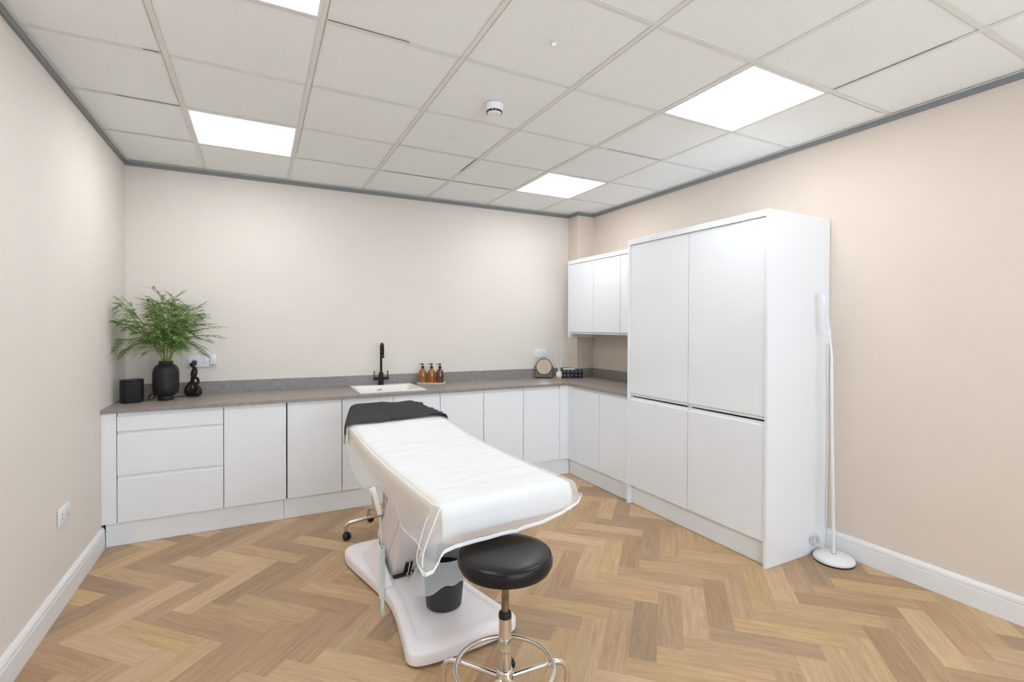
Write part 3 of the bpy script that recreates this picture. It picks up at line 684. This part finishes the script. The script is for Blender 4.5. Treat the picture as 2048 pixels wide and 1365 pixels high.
def stool(loc, a0, label, seat_z, seat_r, style):
    t = thing('rolling_stool', label, 'stool', loc)
    hubz = .150 if style == 'ring' else .105
    if style == 'ring':
        R = seat_r; st = seat_z
        MB().lathe([(0, st-.062), (R-.022, st-.062), (R-.008, st-.056), (R, st-.040), (R+.001, st-.024), (R-.004, st-.011), (R-.009, st-.0085), (R-.011, st-.006), (R-.02, st-.002), (R*.7, st+.002), (R*.3, st+.001), (0, st)], n=72).build('seat', m_leather, t)
        pp = [((R-.006)*math.cos(2*PI*k/72), (R-.006)*math.sin(2*PI*k/72), st-.0095) for k in range(72)]
        MB().tube(pp, .0022, 8, closed=True).build('seat_piping', m_leather, t)
        MB().lathe([(0, st-.068), (.05, st-.068), (.05, st-.0625), (0, st-.0625)], n=28).build('seat_plate', m_black, t)
        MB().lathe([(0, .30), (.0135, .30), (.0135, st-.0685), (0, st-.0685)], n=26).build('gas_lift_rod', m_rodold, t)
        MB().lathe([(.0145, .362), (.0235, .362), (.0235, .374), (.021, .380), (.0145, .380), (.0145, .36)], n=30).build('bush', m_black, t)
        MB().lathe([(0, .255), (.0235, .255), (.0235, .3615), (0, .3615)], n=32).build('outer_sleeve', m_chrome, t)
        MB().lathe([(.0225, .240), (.0245, .2425), (.0245, .2495), (.0232, .2545), (.0225, .2548)], n=32).build('joint_ring', m_chrome, t)
        MB().lathe([(0, .12), (.0235, .12), (.0235, .2395), (0, .2395)], n=32).build('lower_sleeve', m_chrome, t)
        MB().lathe([(0, .095), (.028, .095), (.031, .10), (.031, .168), (.028, .174), (.0238, .176)], n=32).build('hub', m_chrome, t)
        FR = .178; fz = .178
        ringp = [(FR*math.cos(2*PI*k/80), FR*math.sin(2*PI*k/80), fz) for k in range(80)]
        MB().tube(ringp, .0085, 14, closed=True).build('foot_ring', m_chrome, t)
        for k in range(5):
            a = a0+2*PI*k/5; c, s = math.cos(a), math.sin(a)
            pr = [(.026, .142), (.10, .150), (.178, .157), (.205, .158), (.226, .150), (.240, .132), (.244, .108), (.244, .055)]
            lg = MB().tube(smooth_path([(r*c, r*s, z) for r, z in pr], 5), .0105, 14).build('leg', m_chrome, t)
            caster(lg, (.244*c, .244*s, .001), a+rnd.uniform(-1.5, 1.5))
    else:
        MB().lathe([(0, seat_z-.05), (seat_r-.02, seat_z-.05), (seat_r, seat_z-.03), (seat_r-.01, seat_z-.005), (0, seat_z)], n=48).build('seat', mat('cream_vinyl', (.75, .73, .70), .4, noise_amt=.02), t)
        MB().lathe([(0, .16), (.012, .16), (.012, seat_z-.051), (0, seat_z-.051)], n=24).build('gas_lift_rod', m_chrome, t)
        MB().lathe([(0, .085), (.026, .085), (.026, .16), (.017, .17), (.017, .30), (0, .30)], n=28).build('hub', m_alu, t)
        for k in range(5):
            a = a0+2*PI*k/5; c, s = math.cos(a), math.sin(a)
            pr = [(.02, .128), (.10, .126), (.20, .112), (.235, .105), (.252, .092), (.256, .07), (.256, .05)]
            lg = MB().tube(smooth_path([(r*c, r*s, z) for r, z in pr], 4), [.017]+[.0125]*24, 12, flat=.8).build('leg', m_alu, t)
            caster(lg, (.256*c, .256*s, .001), a+rnd.uniform(-1.5, 1.5))
    return t
stool((1.160, -2.330, 0), math.radians(62), 'round black vinyl rolling stool with chrome foot ring at the foot of the couch', .603, .170, 'ring')
stool((1.138, -.560, 0), math.radians(176), 'chrome five-star rolling stool base half hidden behind the couch', .50, .15, 'plain')

# ------------------------------------------------------------------ treatment couch
AY = math.radians(4.3)
t = couch = thing('treatment_couch', 'cream adjustable treatment couch on a white moulded base', 'treatment couch', (1.242, -2.30, 0), AY)
def ztop(v):
    K = [(-.1, .766), (.1, .768), (.33, .765), (.63, .768), (.84, .776), (1.06, .790), (1.33, .822), (1.6, .848), (1.9, .866)]
    for (a, za), (b, zb) in zip(K, K[1:]):
        if v <= b: f = (v-a)/(b-a); return za+(zb-za)*f
    return K[-1][1]
HW = .302; V0, V1 = .070, 1.86
def wl(v):   # left and right edges
    if v < 1.42: return -HW, HW
    f = (v-1.42)/(1.86-1.42); return -HW+f*.135, HW-f*.055
m = MB(); bm = m.bm
def mring(v, zt, zb, l, r, rad=.032, n=5):
    out = []
    for cx, cz, a0 in ((r-rad, zt-rad, 0), (l+rad, zt-rad, PI/2), (l+rad, zb+rad, PI), (r-rad, zb+rad, 1.5*PI)):
        for k in range(n+1): a = a0+PI/2*k/n; out.append(bm.verts.new((cx+rad*math.cos(a), v, cz+rad*math.sin(a))))
    return out
rs = []
vs_ = [V0+x for x in (0, .003, .010, .022, .040, .065, .09)] + [V0+.13+k*.06 for k in range(27)] + [V1-x for x in (.07, .045, .025, .01, 0)]
for v in vs_:
    l, r = wl(v); dv = min(v-V0, V1-v); ins = 0; zi = 0
    if dv < .075: ins = .075*(1-math.sqrt(max(0, 1-(1-dv/.075)**2)))
    if dv < .03: zi = .024*(1-math.sqrt(max(0, 1-(1-dv/.03)**2)))
    rs.append(mring(v, ztop(v)-.001-zi, ztop(v)-.118+zi*.8, l+ins, r-ins, .028))
loft(rs); m.build('mattress', m_matt, t, ang=60)
m = MB(); m.box(-.24, .24, .16, 1.30, .615, .640, bev=.006); m.box(-.22, .22, 1.31, 1.72, .665, .69, bev=.006)
m.build('mattress_frame', m_pink, t)
# lift arm (world y -1.30..-0.94 at the base) expressed in couch coordinates
m = MB()
m.prism([(1.015, .070), (1.33, .070), (1.02, .612), (.72, .612)], -.16, .16, axis='x', bev=.008)
arm = m.build('lift_arm', m_pink, t)
B(-.1604, -.1596, 0, .002, 0, .62, M=Matrix.Translation((0, 1.155, .074)) @ Matrix.Rotation(math.radians(37.0), 4, 'X')).build('panel_seam', m_hole, arm, smooth=False)
m = MB(); m.box(-.02, .02, 0, .004, .0, .085, M=Matrix.Translation((-.085, 1.003, .075)) @ Matrix.Rotation(math.radians(27.5), 4, 'X'))
m.build('recess', m_hole, arm, smooth=False)
MB().cyl((-.085, .985, .085), (-.085, .950, .17), .004, 12).build('piston_rod', m_chrome, arm)
for s in (-1, 1):
    MB().lathe([(0, -.005), (.011, -.005), (.012, 0), (.011, .005), (0, .005)], n=20, M=Matrix.Translation((-.085+s*.011, .980, .083)) @ Matrix.Rotation(PI/2, 4, 'Y')).build('roller', m_chrome, arm)
ORI = Vector((1.242, -2.30, 0)); RI = Matrix.Rotation(-AY, 3, 'Z')
fin_pts = [(.925, -1.415, .0722), (.984, -1.390, .0722), (.990, -.93, .0722), (.905, -.98, .0722), (.962, -1.150, .190), (.970, -1.150, .190), (.972, -1.06, .188)]
for s_ in (1, -1):
    m = MB(); vs = []
    for p in fin_pts:
        q = RI @ (Vector(p)-ORI); vs.append(m.bm.verts.new((q.x if s_ > 0 else -q.x-.07, q.y, q.z)))
    bmesh.ops.convex_hull(m.bm, input=vs)
    m.build('side_fin', m_pink, t, ang=25)
B(-.162, .162, .985, 1.01, .0722, .080).build('arm_gap', m_hole, arm, smooth=False)
# moulded base: waisted outline
def base_outline(o=0):
    half = [(.0, 1.54), (.15, 1.54), (.225, 1.525), (.262, 1.49), (.272, 1.44), (.27, 1.36), (.245, 1.20), (.215, 1.02), (.198, .87), (.205, .74), (.228, .60), (.252, .47), (.262, .42), (.255, .385), (.225, .36), (.15, .345), (.0, .340)]
    pts = [(x, y) for x, y in half] + [(-x, y) for x, y in half[1:-1]][::-1]
    P = smooth_path([(x, y, 0) for x, y in pts], 4, closed=True)
    c = Vector((0, .93, 0)); out = []
    n = len(P)
    for i in range(n):
        tt = (P[(i+1) % n]-P[i-1]).normalized(); nn = Vector((tt.y, -tt.x, 0))
        if nn.dot(P[i]-c) < 0: nn = -nn
        out.append(P[i]-nn*o)
    return out
m = MB(); bm = m.bm; rs = []
dx = -.035
for o, z in ((.006, .012), (0, .016), (0, .050), (.004, .062), (.012, .068)):
    rs.append([bm.verts.new((p.x+dx, p.y, z)) for p in base_outline(o)])
for f, z in ((.80, .0715), (.785, .0695), (.70, .0695)):
    rs.append([bm.verts.new((p.x*f+dx, .94+(p.y-.94)*(f+.1), z)) for p in base_outline(.012)])
loft(rs); m.build('moulded_base', m_pink, t, ang=50)
for x, y in ((-.21, .43), (.21, .43), (-.21, 1.44), (.21, 1.44)):
    MB().lathe([(0, .001), (.016, .001), (.018, .012), (0, .012)], c=(x+dx, y, 0), n=20).build('foot_pad', m_rubber, t)
for x, y in ((-.165, .475), (.165, .475)): MB().lathe([(.006, .0698), (.004, .0712), (0, .0716)], c=(x+dx, y, 0), n=16).build('fixing_cap', m_pink, t)

# hand control and coiled lead, hung on the left of the couch
t = thing('hand_control', 'white hand control hanging from the left side of the couch', 'remote control', (.846, -1.655, .617))
Mh = Matrix.Rotation(-.25, 4, 'Z') @ Matrix.Rotation(math.radians(-14), 4, 'Y')
B(-.011, .012, -.010, .006, -.065, .065, bev=.004, M=Mh).build('case', m_pink, t)
B(-.020, -.0115, -.008, .012, -.06, .065, bev=.002, M=Mh).build('back_clip', m_alu, t)
pts = [(.858, -1.672, .548), (.858, -1.680, .50), (.860, -1.690, .455), (.861, -1.695, .42)]
pts = smooth_path(pts, 6)
for k in range(0, 430):
    f = k/430; a = k*2*PI/12; z = .418-f*.235
    pts.append(Vector((.862+.004*f+.0105*math.cos(a), -1.70+.02*f+.0105*math.sin(a), z)))
low = [(.866, -1.682, .182), (.868, -1.675, .14), (.872, -1.655, .098), (.882, -1.628, .076), (.898, -1.602, .064)]
pts += smooth_path(low, 5)
lead = tag(MB().tube(pts, .0032, 6).build('coiled_lead', m_cable), 'pale green coiled lead hanging beside the couch base', 'cable')
MB().tube(smooth_path(low[:-1], 5), .0085, 10).build('sleeve', m_cable, lead)

# bin on the couch base
t = thing('waste_bin', 'small dark grey waste bin with liner standing on the couch base', 'bin', (1.165, -1.665, .0728))
MB().lathe([(0, 0), (.080, 0), (.084, .004), (.106, .240), (.109, .243), (.104, .243), (.082, .008), (0, .008)], n=44).build('bucket', m_bin, t)
m = MB(); bm = m.bm; rings = []
n = 60
def lip(a, k):
    # collar of the liner: hangs further down on the left
    side = max(0, math.cos(a-math.radians(200)))
    low = .155 - .035*side + .018*math.sin(3*a+1) + .008*math.sin(9*a)
    if k == 0: return .092, .18
    if k == 1: return .1030, .2465
    if k == 2: return .1105, .2475
    f = (k-2)/5; r = .111 + f*(.012+.058*side**2) + .003*math.sin(9*a+k); z = .247 - f*(.247-low)
    rin = .084+(z/.24)*.024+.004
    return max(r, rin), z
for k in range(8):
    rings.append([bm.verts.new((lip(2*PI*i/n, k)[0]*math.cos(2*PI*i/n), lip(2*PI*i/n, k)[0]*math.sin(2*PI*i/n), lip(2*PI*i/n, k)[1])) for i in range(n)])
loft(rings, False, False)
m.build('liner', m_liner, t)

# white sheet lying on the mattress under the plastic
m = MB(); bm = m.bm; grid = {}
prof_v = [(1.50-k*(1.50-.145)/60, 0) for k in range(61)] + [(.125, .0), (.11, .0), (.098, .0), (.088, .0012), (.0795, .0055), (.0735, .015), (.0695, .029), (.0665, .045), (.0655, .064), (.0655, .084), (.067, .100), (.0725, .1125)]
for j, (v, dz) in enumerate(prof_v):
    for i in range(25):
        u = -.298+i*.596/24; ez = .012*max(0, (abs(u)-.285)/.013)**2
        zf = 0
        grid[i, j] = bm.verts.new((u*(1 if v > .11 else .975), v-.0022, ztop(v)+.0012-dz-ez+zf))
for i in range(24):
    for j in range(len(prof_v)-1): bm.faces.new((grid[i, j], grid[i+1, j], grid[i+1, j+1], grid[i, j+1]))
sh = m.build('couch_sheet', mat('sheet_white', (.88, .88, .88), .85, noise_amt=.01)); sh.location = (1.242, -2.30, 0); sh.rotation_euler = (0, 0, AY)
tag(sh, 'plain white sheet on the couch mattress, seen through the plastic', 'sheet')

# plastic couch cover ---------------------------------------------------------
def crease(u, v):
    z = 0
    for (vc, sl, amp, wd, ph) in ((.30, .10, .0045, .010, 1), (.47, .16, .0050, .009, 2), (.62, .05, .0035, .014, 3), (.78, .12, .0045, .010, 4), (.93, -.04, .0035, .012, 5), (1.06, .10, .0045, .009, 6), (1.18, .04, .004, .010, 7), (1.30, .02, .003, .010, 8), (.20, .02, .003, .010, 9)):
        c = vc + sl*u + .012*math.sin(u*9+ph) + .006*math.sin(u*23+ph*2)
        z += amp*math.exp(-((v-c)/wd)**2)*(.6+.4*math.sin(u*6+ph*1.7))
    z += .0035*noise.noise(Vector((u*5, v*14, 3.1))) + .0018*noise.noise(Vector((u*12, v*38, 7.7)))
    return z*.75 + .004
# hem profile by perimeter: list of (u_edge, v_edge, outward dir deg, hem_z, hem_out)
cols = []
LH = [(1.42, .735, .022), (1.351, .745, .028), (1.268, .69, .032), (1.146, .650, .045), (1.0, .630, .050), (.847, .622, .050), (.75, .640, .035), (.653, .668, .026), (.56, .652, .022), (.45, .640, .024), (.376, .596, .028), (.295, .594, .030), (.20, .603, .032), (.11, .606, .045)]
def interp(T_, x, i):
    T_ = sorted(T_)
    if x <= T_[0][0]: return T_[0][i]
    for a, b in zip(T_, T_[1:]):
        if x <= b[0]: return a[i]+(b[i]-a[i])*(x-a[0])/(b[0]-a[0])
    return T_[-1][i]
E0 = .10   # v of the front crease line of the top
UE = .292  # u of the side crease lines
vv = [1.42-k*(1.42-E0)/66 for k in range(67)]
for v in vv: cols.append((-UE, v, 180, interp(LH, v, 1), interp(LH, v, 2)+.012))
corner = [(190, .600, .075), (200, .590, .090), (212, .575, .105), (225, .562, .112), (237, .568, .100), (248, .588, .080), (258, .606, .066)]
for a, z, o in corner: cols.append((-UE, E0, a, z, o))
FH = [(-.30, .616, .062), (-.25, .626, .060), (-.15, .628, .062), (-.02, .630, .064), (.0, .628, .066), (.03, .632, .064), (.12, .636, .062), (.22, .652, .062), (.30, .680, .062)]
nu = 44
us = [-UE+k*2*UE/nu for k in range(nu+1)]
for u in us: cols.append((u, E0, 270, interp(FH, u, 1), interp(FH, u, 2)))
for a, z, o in ((282, .690, .062), (295, .700, .060), (310, .705, .058), (325, .700, .056), (340, .690, .050)): cols.append((UE, E0, a, z, o))
for v in vv[::-1]: cols.append((UE, v, 0, .66+.012*math.sin(v*9), .040))
m = MB(); bm = m.bm
# top sheet
grid = {}
NV = 132
vrow = [E0+(1.42-E0)*j/NV for j in range(NV+1)]
for i, u in enumerate(us):
    for j, v in enumerate(vrow):
        edge = min(1, (UE-abs(u))/.04, (v-E0)/.04 + 0)
        grid[i, j] = bm.verts.new((u, v, ztop(v)+.002+max(0, edge)*crease(u, v)))
for i in range(nu):
    for j in range(NV): bm.faces.new((grid[i, j], grid[i+1, j], grid[i+1, j+1], grid[i, j+1]))
# skirt
NR = 18; skirt = []; hem = []
for ci, (u, v, a, hz, ho) in enumerate(cols):
    ca, sa = math.cos(math.radians(a)), math.sin(math.radians(a)); z0_ = ztop(v)+.002; col = []
    s_ = ci*.02
    for k in range(NR+1):
        f = k/NR
        # roll over the edge: quarter turn of radius .03, then hang
        R0 = .026 + (.018 if 180 < a < 360 else 0)
        if f < .25: th = f/.25*PI/2; o = R0*math.sin(th); z = z0_-R0*(1-math.cos(th))
        else:
            g = (f-.25)/.75; z = z0_-R0-(z0_-R0-hz)*g
            o = R0+(ho-R0)*g**1.2
            wv_ = (.0045*math.sin(s_*30+1.3*math.sin(s_*7)) + .006*noise.noise(Vector((s_*3.0, g*2, 1))))*g*(.2 if a == 180 else .3 if a == 270 else 1)
            o += wv_
            if v > .12 or a == 270: o = max(o, R0-.004)
        col.append(bm.verts.new((u+ca*o, v+sa*o, z)))
    skirt.append(col); hem.append(col[-1].co.copy())
for a, b in zip(skirt, skirt[1:]):
    for k in range(NR): bm.faces.new((a[k], b[k], b[k+1], a[k+1]))
bmesh.ops.remove_doubles(bm, verts=bm.verts, dist=.0004)
cover = thing('couch_cover', 'translucent white plastic sheet draped over the treatment couch', 'sheet', (1.242, -2.30, 0), AY)
m.build('film', m_film, cover, ang=80)
# hem tape on the front flap and part of the left side
nl = len(vv)
i0 = nl-19
seg = hem[i0:nl+len(corner)+nu+1+5]
m = MB(); bm = m.bm; prev = None
for p in seg:
    q_ = [bm.verts.new(p+Vector((0, -.001, .013))), bm.verts.new(p+Vector((0, -.003, .006))), bm.verts.new(p+Vector((0, -.001, -.001))), bm.verts.new(p+Vector((0, .001, .004)))]
    if prev:
        for k in range(4): bm.faces.new((prev[k], q_[k], q_[(k+1) % 4], prev[(k+1) % 4]))
    prev = q_
m.build('hem', m_hem, cover)
# gathered fold running down from the foot-left corner
fp = smooth_path([(-.292, .075, .772), (-.335, .030, .735), (-.362, .020, .69), (-.380, .018, .64), (-.384, .016, .60)], 5)
MB().tube(fp, [.004]*len(fp), 6, flat=.4).build('gathered_fold', m_hem, cover)
fp = smooth_path([(-.300, .120, .768), (-.345, .085, .72), (-.378, .060, .66), (-.392, .045, .61), (-.375, .022, .565)], 5)
MB().tube(fp, [.0028]*len(fp), 6, flat=.4).build('gathered_fold', m_hem, cover)

# towel -----------------------------------------------------------------------
m = MB(); bm = m.bm; grid = {}
NU, NVT = 120, 110
Va, Vb = 1.372, 1.885
for j in range(NVT+1):
    v = Va+(Vb-Va)*j/NVT
    l, r = wl(min(v, 1.86)); l -= .006; r += .010
    side = .11 if v < 1.48 else max(.05, .11-.3*(v-1.48))
    for i in range(NU+1):
        s = i/NU
        W_ = r-l; total = side + W_ + .035; d = s*total
        wob = .004*math.sin(v*60+s*3)
        if d < side:
            k = side-d; u = l-.012*min(1, k/.02)-.10*max(0, k-.03)*.6; z = ztop(v)+.010-k
            vvv = v-.15*k
        elif d > side+W_:
            k = d-side-W_; u = r+.010*min(1, k/.02); z = ztop(v)+.010-k; vvv = v
        else:
            u = l+(d-side); vvv = v+.012*(u)+.006*math.sin(u*14)*(1-j/NVT)
            rr_ = min(d-side, side+W_-d); z = ztop(v)+.013-(.010*math.exp(-rr_/.015))
            wq = v+.05*u+.02*math.sin(u*8); z += .013*max(0, noise.noise(Vector((u*2.2, wq*13, 2.2))))**.8 + .010*(1-min(1, abs(noise.noise(Vector((u*3, wq*17, 9.2))))*5)) + .005*noise.noise(Vector((u*9, wq*40, 5.2))) + .004*math.exp(-((v-Va)/.012)**2)
        if v > 1.83: z -= (v-1.83)*.9; 
        grid[i, j] = bm.verts.new((u, vvv, z))
for i in range(NU):
    for j in range(NVT): bm.faces.new((grid[i, j], grid[i+1, j], grid[i+1, j+1], grid[i, j+1]))
ext = bmesh.ops.solidify(bm, geom=bm.faces[:], thickness=-.004)
tw = m.build('towel', m_towel, ang=80); tw.location = (1.242, -2.30, 0); tw.rotation_euler = (0, 0, AY)
tag(tw, 'charcoal towel spread over the head end of the couch', 'towel')
